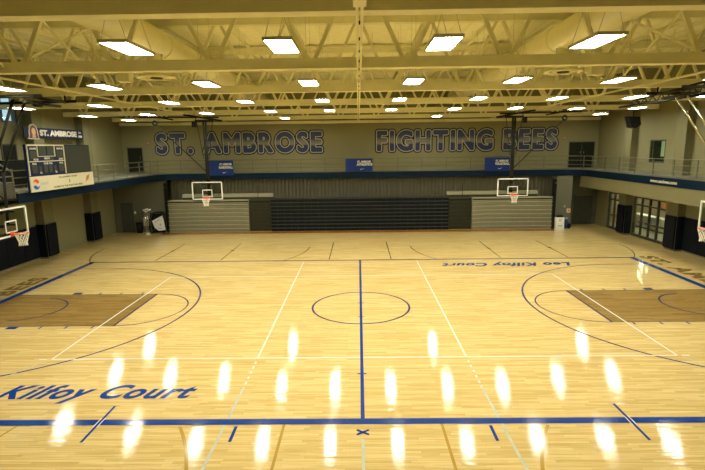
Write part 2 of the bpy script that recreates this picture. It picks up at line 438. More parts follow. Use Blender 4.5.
wr.box(17.98, 18.3, -20, 11.4, 3.9, 10.75).box(17.98, 18.3, 12.95, 19.8, 3.9, 10.75).box(17.98, 18.3, 11.4, 12.95, 3.9, 4.83).box(17.98, 18.3, 11.4, 12.95, 6.19, 10.75)
wro = struct(wr.build('wall_right', M_wallup, origin=(18.1,0,0)))
# rear wall under the balcony, left (with door) and the pier on the right
struct(MB().box(-17.95, -14.1, 17.3, 17.7, 0, 3.75).build('wall_rear_left', M_gray), 'grey wall under the balcony left of the bleachers')
struct(MB().box(14.15, 15.3, 17.3, 19.3, 0, 3.75).build('wall_rear_right', M_gray), 'grey wall pier right of the bleachers')
struct(MB().box(15.3, 17.95, 19.0, 19.38, 0, 3.75).build('wall_recess', M_gray), 'grey recessed wall beyond the pier')
# corrugated wall
cg = MB(); x = -14.05; k = 0
poly = []
while x < 14.1:
    poly += [(x, 18.30), (x+.13, 18.30), (x+.17, 18.38), (x+.24, 18.38)]; x += .27
front = poly; back = [(14.1, 18.5), (-14.05, 18.5)]
n = len(front)
for (px, py) in front: cg.v += [(px, py, 0.0), (px, py, 3.76)]
for i in range(n-1):
    cg.f.append([2*i, 2*i+2, 2*i+3, 2*i+1]); cg.smooth.append(False)
struct(cg.build('wall_corrugated', M_corr, origin=(0,18.4,0)), 'ribbed grey panel wall above the bleachers')

# pilasters (part of the side walls)
PIL = [(-18, 13.95), (-18, 9.15), (-18, 4.1), (-18, -1.0), (18, 14.25+.0), (18, 9.5), (18, 4.3), (18, -1.0)]
for sx, y in PIL:
    if sx < 0:
        struct(MB().box(-18.0, -17.5, y-.44, y+.44, 0, 8.1).build('pilaster', M_wall, wlo), None); 
    elif y == 14.25:
        MB().box(17.55, 18.0, 14.3, 15.1, 0, 8.1).build('pilaster', M_wall, wro)
    else:
        MB().box(17.55, 18.0, y-.45, y+.45, 0, 8.1).build('pilaster', M_wall, wro)
# trim along the wall heads
struct(MB().box(-17.9, 17.9, 19.2, 19.42, 7.75, 7.95).build('trim_1', M_steel), 'cream ledger strip along the head of the end wall')

# doors
def door(name, x0, x1, y, z0, z1, m, label, leaves=1, frame=M_rail):
    root = empty(name, ((x0+x1)/2, y, z0), label, None, None, 'structure')
    f = MB(); f.box(x0-.06, x0, y-.04, y+.02, z0, z1+.06); f.box(x1, x1+.06, y-.04, y+.02, z0, z1+.06); f.box(x0-.06, x1+.06, y-.04, y+.02, z1, z1+.06)
    f.build('door_frame', frame, root)
    w = (x1-x0)/leaves
    for i in range(leaves):
        a = x0+i*w+.012; b = x0+(i+1)*w-.012
        l = MB().bbox(a, b, y-.05, y-.005, z0+.015, z1-.01, .006).build('door_leaf', m, root)
        hx = b-.12 if i == 0 else a+.12
        h = MB(); h.tube((hx, y-.12, z0+.95), (hx, y-.12, z0+1.2), .015); h.tube((hx, y-.12, z0+.97), (hx, y-.05, z0+.97), .012); h.tube((hx, y-.12, z0+1.18), (hx, y-.05, z0+1.18), .012)
        h.build('door_handle', M_chrome, l)
    return root
door('door_1', -17.45, -16.55, 17.3, 0, 2.18, M_door2, 'grey single door at floor level left of the bleachers')
door('door_2', -17.55, -16.45, 19.4, 4.27, 6.12, M_door, 'dark single door on the balcony at the left end of the lettered wall')
door('door_3', 15.78, 17.65, 19.4, 4.27, 6.15, M_door, 'dark double door on the balcony at the right end of the lettered wall', 2)
door('door_4', 16.2, 17.65, 19.0, 0, 2.17, M_door2, 'dark grey door in the recess right of the bleachers')

def storefront(name, y0, y1, n, label):
    x = 18.12
    root = empty(name, (x, (y0+y1)/2, 0), label, None, None, 'structure')
    f = MB(); w = (y1-y0)/n
    for i in range(n+1): f.box(x-.06, x+.06, y0+i*w-.045, y0+i*w+.045, 0, 2.6)
    f.box(x-.06, x+.06, y0, y1, 2.52, 2.6).box(x-.06, x+.06, y0, y1, 2.05, 2.13).box(x-.05, x+.05, y0, y1, .93, 1.03).box(x-.06, x+.06, y0, y1, 0, .16)
    f.build('door_frame', M_bronze, root)
    for i in range(n):
        MB().box(x-.006, x+.006, y0+i*w+.045, y0+(i+1)*w-.045, .16, 2.52).build('glass_pane', M_glass, root)
        h = MB(); h.tube((x-.12, y0+i*w+.16, 1.0), (x-.12, y0+i*w+w-.16, 1.0), .018)
        h.tube((x-.12, y0+i*w+.18, 1.0), (x-.05, y0+i*w+.18, 1.0), .014); h.tube((x-.12, y0+i*w+w-.18, 1.0), (x-.05, y0+i*w+w-.18, 1.0), .014)
        h.build('push_bar', M_chrome, root)
    return root
storefront('door_5', 15.97, 17.43, 2, 'narrow glazed doors at the far end of the right wall')
storefront('door_6', 10.82, 14.23, 4, 'wide row of glazed doors to the bright lobby')
# lobby behind the glass
struct(MB().box(18.2, 22.6, 9, 19.6, -.2, -.001).build('floor_lobby', M_lobbyfloor))
struct(MB().box(22.4, 22.7, 9, 19.6, 0, 3.2).box(18.3, 22.4, 19.5, 19.8, 0, 3.2).box(18.3, 22.4, 8.9, 9.1, 0, 3.2).build('wall_lobby', M_lobby))
struct(MB().box(18.3, 22.7, 8.9, 19.8, 3.2, 3.35).build('ceiling_lobby', M_lobby))
for i, y in enumerate((12.6, 17.0)):
    r = empty('lobby_light', (20.6, y, 3.14), ('recessed lobby ceiling light behind the wide glazed doors', 'recessed lobby ceiling light behind the narrow glazed doors')[i], 'ceiling light')
    MB().box(20.25, 20.95, y-.35, y+.35, 3.16, 3.2).build('light_housing', M_housing, r)
    MB().box(20.3, 20.9, y-.3, y+.3, 3.14, 3.16).build('diffuser', M_lamp, r)
def counter(x0, x1, y0, y1, label):
    r = empty('lobby_counter', ((x0+x1)/2, (y0+y1)/2, 0), label, 'counter')
    MB().bbox(x0+.05, x1, y0+.03, y1-.03, .1, .9, .01).build('cabinet_body', M_laminate, r)
    MB().bbox(x0, x1+.03, y0, y1, .9, .95, .01).build('countertop', M_whitem, r)
    MB().box(x0+.1, x1, y0+.06, y1-.06, 0, .1).build('plinth', M_darkprint, r)
counter(20.2, 20.8, 14.2, 18.2, 'pale lobby counter seen through the wide glazed doors')
r = empty('wall_poster', (22.36, 17.4, 1.1), 'orange framed picture on the lobby wall behind the glass', 'picture')
MB().box(22.36, 22.4, 16.9, 18.2, 1.1, 2.0).build('picture_frame', M_bronze, r)
MB().box(22.35, 22.36, 16.97, 18.13, 1.17, 1.93).build('picture_print', mat('orange_picture', (0.55, 0.2, 0.06), .6), r)
r = empty('wall_poster', (22.36, 19.0, 0.9), 'white notice panel on the lobby wall behind the narrow doors', 'picture')
MB().box(20.2, 20.9, 19.44, 19.5, .6, 2.2).build('picture_frame', M_bronze, r); MB().box(20.24, 20.86, 19.42, 19.44, .64, 2.16).build('picture_print', M_whitem, r)

# high window left, window right
wn = empty('window_1', (-18.1, 6.65, 7.45), 'high daylight window at the top of the left wall', None, None, 'structure')
f = MB(); 
for y in (5.0, 6.1, 7.2, 8.2): f.box(-18.2, -18.0, y, y+.1, 7.45, 9.0)
f.box(-18.2, -18.0, 5.0, 8.3, 7.45, 7.53).box(-18.2, -18.0, 5.0, 8.3, 8.92, 9.0)
f.build('window_frame', M_bronze, wn)
MB().box(-18.11, -18.1, 5.05, 8.25, 7.5, 8.95).build('window_pane', M_glass, wn)
wn = empty('window_2', (18.1, 12.17, 4.83), 'dark square window in the right wall above the balcony', None, None, 'structure')
MB().box(18.0, 18.1, 11.4, 11.5, 4.83, 6.19).box(18.0, 18.1, 12.85, 12.95, 4.83, 6.19).box(18.0, 18.1, 11.4, 12.95, 4.83, 4.92).box(18.0, 18.1, 11.4, 12.95, 6.1, 6.19).build('window_frame', M_bronze, wn)
MB().box(18.06, 18.07, 11.5, 12.85, 4.92, 6.1).build('window_pane', M_glass, wn)
MB().box(18.1, 18.12, 11.55, 12.0, 5.2, 6.1).build('window_blind', M_cream, wn)
MB().box(18.22, 18.3, 11.4, 12.95, 4.83, 6.19).build('room_backing', M_darksteel, wn)

# ------------------------------------------------------------------ balcony
XL, XR, YB = -14.3, 15.8, 17.6
ZD, ZF0, ZF1 = 4.24, 3.79, 4.22
LEND = 2.45
def path_corner(side, off=0.0, R=1.3, n=8):
    """points of balcony edge running from near left, round the back, to near right; off pushes towards the walls"""
    pts = [(XL-off, LEND)]
    cx, cy = XL+R, YB-R
    for i in range(n+1):
        t = math.radians(180 - 90*i/n); pts.append((cx+(R+off)*math.cos(t), cy+(R+off)*math.sin(t)))
    cx = XR-R
    for i in range(n+1):
        t = math.radians(90-90*i/n); pts.append((cx+(R+off)*math.cos(t), cy+(R+off)*math.sin(t)))
    pts.append((XR+off, -17.0))
    return pts
def ribbon(mb, off0, off1, z0, z1):
    a = path_corner(0, off0); b = path_corner(0, off1); n = len(mb.v); k = len(a)
    for (p, q) in zip(a, b): mb.v += [(p[0],p[1],z0),(p[0],p[1],z1),(q[0],q[1],z1),(q[0],q[1],z0)]
    for i in range(k-1):
        for j in range(4):
            l = (j+1) % 4
            mb.f.append([n+4*i+j, n+4*i+l, n+4*i+4+l, n+4*i+4+j]); mb.smooth.append(False)
    mb.f.append([n, n+1, n+2, n+3]); mb.f.append([n+4*(k-1)+j for j in (3,2,1,0)]); mb.smooth += [False]*2
    return mb
bal = empty('balcony', (0, 18.0, ZF0), 'upper walkway balcony with blue edge around three sides of the gym', 'balcony')
ribbon(MB(), 0, .12, ZF0, ZF1).build('fascia', M_fascia, bal)['label'] = 'blue painted fascia'
ribbon(MB(), .02, .14, ZF1, ZF1+.09).build('curb', M_gray, bal)
dk = MB(); 
a = path_corner(0, .12)
dk.box(-17.95, XL-.12, LEND, 16.2, 3.82, ZD).box(XR+.12, 17.95, -17, 16.2, 3.82, ZD).box(-17.95, 17.95, YB+.12, 19.38, 3.82, ZD).box(-17.95, XL-.12, 16.2, YB+.12, 3.82, ZD).box(XR+.12, 17.95, 16.2, YB+.12, 3.82, ZD)
for cx, s in ((XL+1.3, -1), (XR-1.3, 1)):
    poly = [(cx+s*1.42*math.cos(math.radians(t)), YB-1.3+1.42*math.sin(math.radians(t))) for t in range(0, 91, 10)] + [(cx+s*1.42, YB-1.3+1.42)]
    if s > 0: poly = poly[::-1]
    dk.prism(poly, 3.82, ZD, 'z')
dk.build('deck', M_gray, bal)
MB().box(XR+.02, XR+.35, -17, 17.3, 3.02, ZF0).build('edge_beam', M_wall, bal)['label'] = 'beige beam below the blue edge on the right side'
b = MB(); add_text(b, 'www.saubees.com', (XR-.004, 8.95, 3.92), (0,-1,0), (0,0,1), 2.25, .17, offset=.04)
b.build('web_address', M_letter, bal)['label'] = 'white web address lettering'

def railing(name, pts, label, posts, step):
    r = empty(name, (*pts[0], ZF1+.09), label, 'railing')
    for z in (5.17, 4.87, 4.57):
        b = MB(); b.path([(x, y, z) for x, y in pts], .02 if z < 5 else .025, 8); b.build('rail', M_rail, r)
    for x, y in posts:
        MB().bar((x, y, ZF1+.09), (x, y, 5.17), .045, .045).build('post', M_rail, r)
C = path_corner(0, .08)
nc = 9
lc = C[1:1+nc]; rc = C[1+nc:1+2*nc]
railing('balcony_railing', [lc[4]]+lc[5:]+rc[:5], 'grey three rail railing along the far balcony under the lettering', [(x, YB+.08) for x in [-12.95+1.75*i for i in range(16)]], 0)
railing('balcony_railing', [rc[4]]+rc[5:]+[(XR+.08, -17)], 'grey three rail railing along the right side balcony', [rc[6]]+[(XR+.08, 15.8-1.72*i) for i in range(12)], 0)
railing('balcony_railing', [lc[4]]+lc[3::-1]+[(XL-.08, LEND)], 'grey three rail railing along the left side balcony behind the scoreboard', [lc[2]]+[(XL-.08, 15.8-1.7*i) for i in range(8)], 0)

# ------------------------------------------------------------------ roof trusses
TY = [-9.55, -4.2, 1.1, 6.6, 12.4, 18.3]
tnames = ['nearest', 'second nearest', 'third nearest', 'fourth nearest', 'fifth nearest', 'farthest']
PANEL = 2.57
def make_truss():
    r = empty('roof_truss', (0, 0, 8.0), None, 'roof truss', 'parallel roof trusses')
    MB().box(-17.9, 17.9, -.15, .15, 8.0, 8.27).build('bottom_chord', M_steel, r)
    MB().box(-17.9, 17.9, -.15, .15, 10.38, 10.72).build('top_chord', M_steel, r)
    for k in range(-7, 7):
        n = (k+.5)*PANEL
        for s in (-1, 1):
            e = n+s*(PANEL/2-.12)
            if abs(e) > 17.9: continue
            MB().bar((n+s*.12, 0, 8.24), (e, 0, 10.40), .105, .105).build('web_member', M_steel, r)
    return r
t0 = make_truss()
for i, y in enumerate(TY):
    t = t0 if i == 0 else copy_tree(t0)
    t.location.y = y
    t['label'] = '%s cream steel roof truss crossing the gym%s' % (tnames[i], '' if i else ', only its bottom beam in view')
# cross bracing between trusses
bi = 0
for sx in (-9.4, 9.4):
    for i in range(5):
        y0, y1 = TY[i]+.15, TY[i+1]-.15
        if i == 4 : continue
        r = empty('cross_brace', (sx, (y0+y1)/2, 8.2), 'cream X brace on the %s side between the %s and %s trusses' % ('left' if sx < 0 else 'right', tnames[i], tnames[i+1]), 'brace', 'X braces between the trusses')
        MB().bar((sx-.04, y0, 8.15), (sx-.04, y1, 10.5), .05, .06).build('brace_bar', M_steel, r)
        MB().bar((sx+.04, y0, 10.5), (sx+.04, y1, 8.15), .05, .06).build('brace_bar', M_steel, r)
for sx in (-9.75, 9.75, -13.6, 13.6):
    o = MB().bar((sx, -12, 7.93), (sx, 19.2, 7.94), .055, .055).build('roof_strut', M_steel) if abs(sx) < 10 else MB().bar((sx, -12, 10.3), (sx, 19.2, 10.3), .09, .12).build('roof_strut', M_steel)
    tag(o, 'long cream strut running under the trusses on the %s side%s' % ('left' if sx < 0 else 'right', '' if abs(sx) < 10 else ', up by the roof deck'), 'strut')
# purlins under the deck
for k in range(-6, 7):
    o = MB().box(k*PANEL-.05, k*PANEL+.05, -19.9, 19.3, 10.60, 10.75).build('purlin', M_steel)
    tag(o, ('cream roof purlin at the centre line' if k == 0 else 'cream roof purlin, %s one to the %s of the centre line' % (['first','second','third','fourth','fifth','sixth','seventh'][abs(k)-1], 'left' if k < 0 else 'right')), 'purlin', 'purlins under the roof deck')
# thin pipes across
for i, (y, z) in enumerate(((-1.6, 10.1), (3.9, 10.1), (9.5, 10.1))):
    b = MB(); b.tube((-17.9, y, z), (17.9, y, z), .03, 8)
    for k in range(-8, 9): b.tube((k*2.1+.6, y, z), (k*2.1+.6, y, 10.70), .01, 5)
    tag(b.build('sprinkler_pipe', M_steel), 'thin cream sprinkler pipe crossing under the roof, %s' % ('nearest', 'middle one', 'farthest')[i], 'pipe')
# divider track
r = empty('divider_track', (0, 4, 7.86), 'cream double rail track running under the trusses along the middle of the ceiling', 'track')
for s in (-1, 1): MB().box(s*.035-.022 if s > 0 else -.057-.0, s*.035+.022 if s > 0 else -.013, -10.4, 19.1, 7.86, 7.97).build('rail', M_steel, r)
b = MB()
for y in [-10.3+1.2*i for i in range(25)]: b.box(-.05, .05, y, y+.05, 7.95, 8.0)
b.build('rail_clips', M_darksteel, r)
MB().box(-.09, .09, -10.9, -10.4, 7.86, 8.0).build('end_stop', M_steel, r)

# ------------------------------------------------------------------ ducts
for s in (-1, 1):
    X = 6.84*s; side = 'left' if s < 0 else 'right'
    r = empty('air_duct', (X, 2, 9.15), 'large round cream air duct running lengthwise under the roof on the %s' % side, 'duct')
    b = MB(); b.tube((X, -12, 9.5), (X, 18.2, 9.5), .46, 28); b.build('duct_pipe', M_duct, r)
    for y in (-8.9, -7.2, -5.6, -2.9, -.2, 2.6, 5.3, 8.1, 10.8, 13.6):
        MB().ring((X, y, 9.5), .028, .465, 'y', 28, 6).build('duct_joint', M_duct, r)
    for y in (-.6, 10.5):
        d = MB(); d.tube((X, y, 9.2), (X, y, 8.5), .26, 24); d.build('duct_drop', M_duct, r)
        q = MB(); q.tube((X, y, 8.5), (X, y, 8.36), .3, 28, .62); q.ring((X, y, 8.36), .03, .62, 'z', 32, 6); q.ring((X, y, 8.34), .02, .42, 'z', 32, 6)
        dd = q.build('round_diffuser', M_duct, r)
        MB().tube((X, y, 8.355), (X, y, 8.33), .2, 20).build('diffuser_core', M_darksteel, dd)
    o = MB().bbox(s*8.35-.24, s*8.35+.24, .1, .5, 8.35, 8.85, .02)
    o = o.build('control_box', M_steel); tag(o, 'square cream box hung from the %s side of the roof' % side, 'box')
    b = MB().tube((s*8.35, .3, 8.85), (s*8.35, .3, 10.72), .015, 6).build('hanger_rod', M_steel, o)

# ------------------------------------------------------------------ ceiling lights
def make_light():
    r = empty('ceiling_light', (0, 0, 7.9), None, 'ceiling light', 'rectangular panel lights hung from the roof')
    h = MB(); w, l = .275, .63
    h.box(-w, w, -l, l, 7.92, 7.945).box(-w, -w+.025, -l, l, 7.885, 7.92).box(w-.025, w, -l, l, 7.885, 7.92).box(-w, w, -l, -l+.025, 7.885, 7.92).box(-w, w, l-.025, l, 7.885, 7.92)
    h.build('housing', M_housing, r)
    MB().box(-w+.025, w-.025, -l+.025, l-.025, 7.9, 7.915).build('diffuser', M_pan, r)
    for y in (-.55, .55):
        b = MB(); b.path([(-w+.04, y, 7.94), (0, y, 8.75), (w-.04, y, 7.94)], .005, 5); b.tube((0, y, 8.75), (0, y, 10.72), .005, 5)
        b.build('suspension_wire', M_housing, r)
    return r
K = .867
rows = [
 ('nearest', -7.7, [-7.85, -4.50, -1.49, 1.62, 4.55, 7.95]),
 ('second', -2.3, [-14.6, -11.1, -7.9, -4.64, -1.52, 1.65, 4.78, 8.02, 11.0, 14.4]),
 ('third', 3.3, [-15.4, -11.45, -7.95, -4.75, -1.52, 1.70, 4.99, 8.40, 11.65, 14.6]),
 ('fourth', 8.75, [-15.5, -11.8, -8.35, -4.68, -1.54, 1.73, 5.06, 8.27, 11.9, 15.3]),
 ('farthest', 14.8, [-15.1, -4.82, 5.1, 15.65])]
YO = {('second',1):.35,('second',2):.3,('second',7):.4,('third',0):1.7,('third',1):1.0,('third',8):.35,('third',7):.35,('fourth',0):1.9,('fourth',1):1.3,('fourth',2):.9,('fourth',8):1.0,('fourth',9):1.2}
ords = ['leftmost', 'second from left', 'third from left', 'fourth from left', 'fifth from left', 'sixth from left', 'seventh from left', 'eighth from left', 'ninth from left', 'rightmost']
l0 = make_light(); first = True
for rn, y, xs in rows:
    for i, x in enumerate(xs):
        o = l0 if first else copy_tree(l0); first = False
        o.location.x = x; o.location.y = y+YO.get((rn, i), 0)
        o['label'] = 'glowing rectangular ceiling light, %s in the %s row' % ('rightmost' if i == len(xs)-1 else ords[i], rn)

# ------------------------------------------------------------------ wall padding
def pad(x0, x1, y0, y1, z0, z1, label, n, side=False):
    r = empty('wall_pad', ((x0+x1)/2, (y0+y1)/2, z0), label, 'wall padding')
    if (y1-y0) > 1.6:
        w = (y1-y0)/n
        for i in range(n): MB().bbox(x0, x1, y0+i*w+.003, y0+(i+1)*w-.003, z0, z1, .02).build('pad_panel', M_navy, r)
    else: MB().bbox(x0, x1, y0, y1, z0, z1, .03).build('pad_panel', M_navy, r)
    if side:
        s_ = 1 if x0 < 0 else -1; wx = -17.97 if x0 < 0 else 17.97; e = x0 if x0 < 0 else x1
        for ya, yb in ((y0-.08, y0+.0), (y1-.0, y1+.08)):
            MB().bbox(min(wx, e), max(wx, e), ya, yb, z0, z1, .02).build('side_pad', M_navy, r)
    return r
pad(-17.97, -17.88, -12, 8.58, .12, 1.88, 'long navy padding along the left wall below the scoreboard', 17)
pad(-17.49, -17.40, 8.69, 9.61, .12, 1.95, 'navy pad on the left wall column at the end of the long padding', 1, True)
pad(-17.49, -17.40, 13.49, 14.41, .12, 1.95, 'navy pad standing alone on the far left wall column', 1, True)
pad(17.88, 17.97, -12, 8.92, .12, 1.95, 'long navy padding along the right wall behind the side hoop', 17)
pad(17.45, 17.54, 9.03, 9.97, .12, 1.98, 'navy pad on the right wall column beside the wide glazed doors', 1, True)
pad(17.45, 17.54, 14.28, 15.12, .12, 1.98, 'navy pad on the right wall column between the two glazed doorways', 1, True)
# ------------------------------------------------------------------ bleachers
def bleacher(name, x0, x1, yf, rows, ztop, m, nose, label, cat='bleacher'):
    r = empty(name, ((x0+x1)/2, yf+.3, 0), label, cat)
    h = ztop/rows
    for i in range(rows):
        z = i*h; y = yf+.012*i
        b = MB()
        b.prism([(y+.04, z+.02), (y+.08, z+h-.045), (y+.08, z+h-.02), (y+.6, z+h-.02), (y+.6, z+.02), (y+.03, z+.02)], x0, x1, 'x')
        t = b.build('tier', m, r)
        MB().bbox(x0, x1, y-.06, y+.10, z+h-.085, z+h-.01, .012).build('tier_nose', nose, t)
    MB().box(x0+.02, x1-.02, yf+.14, yf+.58, 0, ztop-.03).build('understructure', M_black, r)
    return r
bleacher('bleacher_section', -13.86, -8.03, 16.95, 8, 2.34, M_bl, M_blnose, 'grey folded bleacher section left of centre, behind the left far hoop')
bleacher('bleacher_section', 8.12, 13.82, 16.95, 8, 2.32, M_bl, M_blnose, 'grey folded bleacher section right of centre, behind the right far hoop')
bleacher('bleacher_aisle', -8.0, -6.45, 17.12, 8, 2.30, M_olive, M_olive, 'dark olive folded section between the left grey bleachers and the navy seats')
bleacher('bleacher_aisle', 6.48, 8.09, 17.12, 8, 2.28, M_olive, M_olive, 'dark olive folded section between the navy seats and the right grey bleachers')
r = empty('chair_bleacher', (0, 17.3, 0), 'wide folded centre bank of dark navy seats', 'bleacher')
h = 2.38/9
for i in range(9):
    z = i*h; y = 16.98+.01*i
    t = MB().box(-6.42, 6.45, y+.12, y+.6, z+.0, z+h-.01).build('tier', M_black, r)
    b = MB(); n = 26; w = 12.8/n
    for k in range(n):
        x = -6.39+k*w
        b.bbox(x+.03, x+w-.03, y+.02, y+.12, z+.03, z+h-.06, .02)
    b.build('seat_row', M_seat, t)
    MB().bbox(-6.42, 6.45, y-.02, y+.1, z+h-.05, z+h-.012, .008).build('tier_nose', M_seatnose, t)
for s, (x0, x1) in ((-1, (-13.07, -6.36)), (1, (6.42, 13.05))):
    r = empty('upper_bleacher_row', ((x0+x1)/2, 17.75, 2.3), 'pale top bench row above the %s grey bleacher section' % ('left' if s < 0 else 'right'), 'bleacher')
    MB().bbox(x0, x1, 17.82, 18.25, 2.44, 2.70, .02).build('bench_board', M_blnose, r)
    MB().box(x0+.05, x1-.05, 17.84, 18.2, 0, 2.50).build('riser', M_olive, r)
    px = -7.45 if s < 0 else 7.55
    o = MB().tube((px, 17.80, 2.30), (px, 17.80, 3.3), .02, 8).build('aisle_pole', M_black, r)
for x0, x1, lb in ((-14.06, -13.90, 'left'), (13.86, 14.06, 'right')):
    o = MB(); o.bbox(x0, x1, 16.95, 17.28, 0, 3.6, .03)
    r = o.build('end_curtain', M_black); tag(r, 'tall narrow black end panel at the %s end of the bleachers' % lb, 'panel')
    c = (x0+x1)/2; MB().tube((c, 16.95, 3.3), (c, 16.9, 3.3), .05, 12).build('latch', M_chrome, r)

# ------------------------------------------------------------------ wall lettering
def mural(name, body, x0, x1, zb, h, label):
    """each painted letter is three flat layers: navy outline, cream border, shaded fill"""
    OFF = 0.0
    gl = {}
    def ev(ch, off):
        V, F, box = text_mesh(ch, 1, 1, offset=off, raw=True)
        return V, F
    for ch in set(body.replace(' ', '')): gl[ch] = ev(ch, OFF)
    cap = max(v[1] for v in gl['B'][0]) - min(v[1] for v in gl['B'][0]); base = min(v[1] for v in gl['B'][0])
    lay = []; x = 0.0
    for ch in body:
        if ch == ' ': x += .36; continue
        xs = [v[0] for v in gl[ch][0]]
        lay.append((ch, x-min(xs))); x += max(xs)-min(xs)+.21
    tot = x-.21
    sx = (x1-x0)/tot; sy = h/cap
    r = empty(name, ((x0+x1)/2, 19.39, zb), label, 'lettering')
    def stroke(V, F, rad):
        """glyph faces plus a band of the given half width round every edge of the outline"""
        V = list(V); F = [list(f) for f in F]; cnt = {}
        for f in F:
            for a, b in zip(f, f[1:]+f[:1]):
                k = (min(a, b), max(a, b)); cnt[k] = cnt.get(k, 0)+1
        if rad <= 0: return V, F
        rx, ry = rad/sx, rad/sy
        seen = set()
        for (a, b), c in cnt.items():
            if c != 1: continue
            p, q = V[a], V[b]
            d = Vector(((q[0]-p[0])*sx, (q[1]-p[1])*sy))
            if d.length < 1e-5: continue
            d.normalize(); nx, ny = -d.y*rx, d.x*ry; n = len(V)
            V += [(p[0]-nx, p[1]-ny, 0), (q[0]-nx, q[1]-ny, 0), (q[0]+nx, q[1]+ny, 0), (p[0]+nx, p[1]+ny, 0)]
            F.append([n, n+1, n+2, n+3])
            for e in (a, b):
                if e in seen: continue
                seen.add(e); n = len(V)
                V += [(V[e][0]+rx*math.cos(t*math.pi/5), V[e][1]+ry*math.sin(t*math.pi/5), 0) for t in range(10)]
                F.append([n+t for t in range(10)])
        return V, F
    for nm, mm, ex, y in (('letter_outline', M_oline, .235, 19.396), ('letter_border', M_iline, .148, 19.381), ('letter_fill', M_fill, .085, 19.366)):
        for ch, dx in lay:
            V, F = stroke(*gl[ch], ex); mb = MB(); nb = len(gl[ch][1])
            for i, f in enumerate(F):          # paint strokes lie a hair above one another
                yy = y - max(0, i-nb+1)*6e-5; n = len(mb.v)
                mb.v += [(x0+(V[k][0]+dx)*sx, yy, zb+(V[k][1]-base)*sy) for k in f]
                mb.f.append(list(range(n, n+len(f)))); mb.smooth.append(False)
            mb.build(nm, mm, r)
mural('wall_lettering', 'ST. AMBROSE', -15.24, -2.84, 5.74, 1.34, 'blue and cream outlined words ST. AMBROSE painted on the end wall')
mural('wall_lettering', 'FIGHTING BEES', 1.45, 14.76, 5.74, 1.34, 'blue and cream outlined words FIGHTING BEES painted on the end wall')

# ------------------------------------------------------------------ banners
def swoosh(mb, cx, y, cz, w):
    pts = [(-.5,.02),(-.42,-.10),(-.30,-.15),(-.15,-.12),(.5,.22),(-.10,.0),(-.28,-.04),(-.40,.0),(-.5,.12)]
    mb.prism([(cx+a*w, cz+b*w) for a, b in pts], y-.004, y, 'y')
for cx, w, z0, z1, l2, where in ((-9.97, 1.75, 4.07, 5.14, 'BASKETBALL', 'left, beside the left hoop mast'), (.0, 1.95, 4.24, 5.16, 'ATHLETICS', 'at the centre'), (9.92, 1.8, 4.16, 5.12, 'VOLLEYBALL', 'right, beside the right hoop mast')):
    if cx < -1: cx = -9.95; 
    yb = 17.5
    r = empty('hanging_banner', (cx, yb, z0), 'blue banner on the far balcony rail reading %s, %s' % (l2, where), 'banner')
    MB().box(cx-w/2, cx+w/2, yb-.01, yb+.01, z0, z1).build('banner_cloth', M_banner, r)
    t = MB()
    add_text(t, 'ST. AMBROSE', (cx-.12, yb-.014, z0+(z1-z0)*.68), (1,0,0), (0,0,1), w*.5, .15, offset=.05)
    add_text(t, l2, (cx-.17, yb-.014, z0+(z1-z0)*.46), (1,0,0), (0,0,1), w*.58, .17, offset=.06)
    t.build('banner_print', M_letter, r)
    t = MB(); swoosh(t, cx+.25, yb-.012, z0+(z1-z0)*.2, .34); t.build('banner_swoosh', M_letter, r)
    t = MB()
    for dx in (-w/2+.05, w/2-.05): t.tube((cx+dx, yb, z1-.01), (cx+dx, yb+.16, z1+.0), .008, 6)
    t.build('banner_tie', M_black, r)

# ------------------------------------------------------------------ scoreboard
XS = -14.06
def sbx(mb, y0, y1, z0, z1, d0=0.0, d1=.02): return mb.box(XS+d0, XS+d1, y0, y1, z0, z1)
sb = empty('scoreboard', (XS-.1, 5.45, 4.22), 'navy scoreboard with dark video screen and cream sponsor strip on the left balcony', 'scoreboard')
MB().box(XS-.1, XS, 2.92, 7.78, 4.22, 6.25).build('cabinet', M_sbnavy, sb)
sc_ = MB(); sbx(sc_, 5.62, 7.74, 4.92, 6.2, 0, .03); sc_.build('video_screen', M_screen, sb)['label'] = 'dark blank video screen'
fr = MB()
for (y0, y1, z0, z1) in ((2.95, 5.58, 6.19, 6.25), (2.95, 3.0, 4.92, 6.25), (5.53, 5.58, 4.92, 6.25), (2.95, 5.58, 5.50, 5.54),
                         (3.62, 4.86, 5.72, 5.75), (3.62, 3.66, 5.72, 6.2), (4.82, 4.86, 5.72, 6.2)):
    sbx(fr, y0, y1, z0, z1, 0, .035)
fr.build('white_border', M_cream, sb)
for (y0, y1, z0, z1) in ((3.12, 3.55, 5.65, 5.98), (3.72, 4.2, 5.79, 6.15), (4.28, 4.76, 5.79, 6.15), (4.96, 5.42, 5.66, 5.98), (4.42, 4.7, 5.55, 5.68),
                         (3.15, 3.5, 5.02, 5.34), (3.62, 3.78, 5.08, 5.3), (3.95, 4.2, 5.02, 5.34), (4.3, 4.55, 5.02, 5.34), (4.68, 4.84, 5.08, 5.3), (5.05, 5.4, 5.02, 5.34)):
    t = MB(); sbx(t, y0, y1, z0, z1, 0, .03); t.build('digit_window', M_digit, sb)
def sbtext(body, y, z, w, h, m, nm='caption', d=.04, **k):
    b = MB(); add_text(b, body, (XS+d, y, z), (0,1,0), (0,0,1), w, h, **k); return b.build(nm, m, sb)
for body, y, z, w in (('HOME', 3.12, 6.03, .42), ('VISITOR', 4.95, 6.03, .5), ('POSS', 3.3, 5.56, .32), ('PERIOD', 4.02, 5.6, .4), ('BONUS', 5.08, 5.56, .32),
                      ('FOUL', 3.17, 5.38, .3), ('PLAYER', 3.95, 5.38, .32), ('FOUL', 4.33, 5.38, .24), ('FOUL', 5.08, 5.38, .3), ('TOL', 3.62, 4.98, .16), ('TOL', 4.7, 4.98, .16)):
    sbtext(body, y, z, w, .085, M_letter, offset=.05)
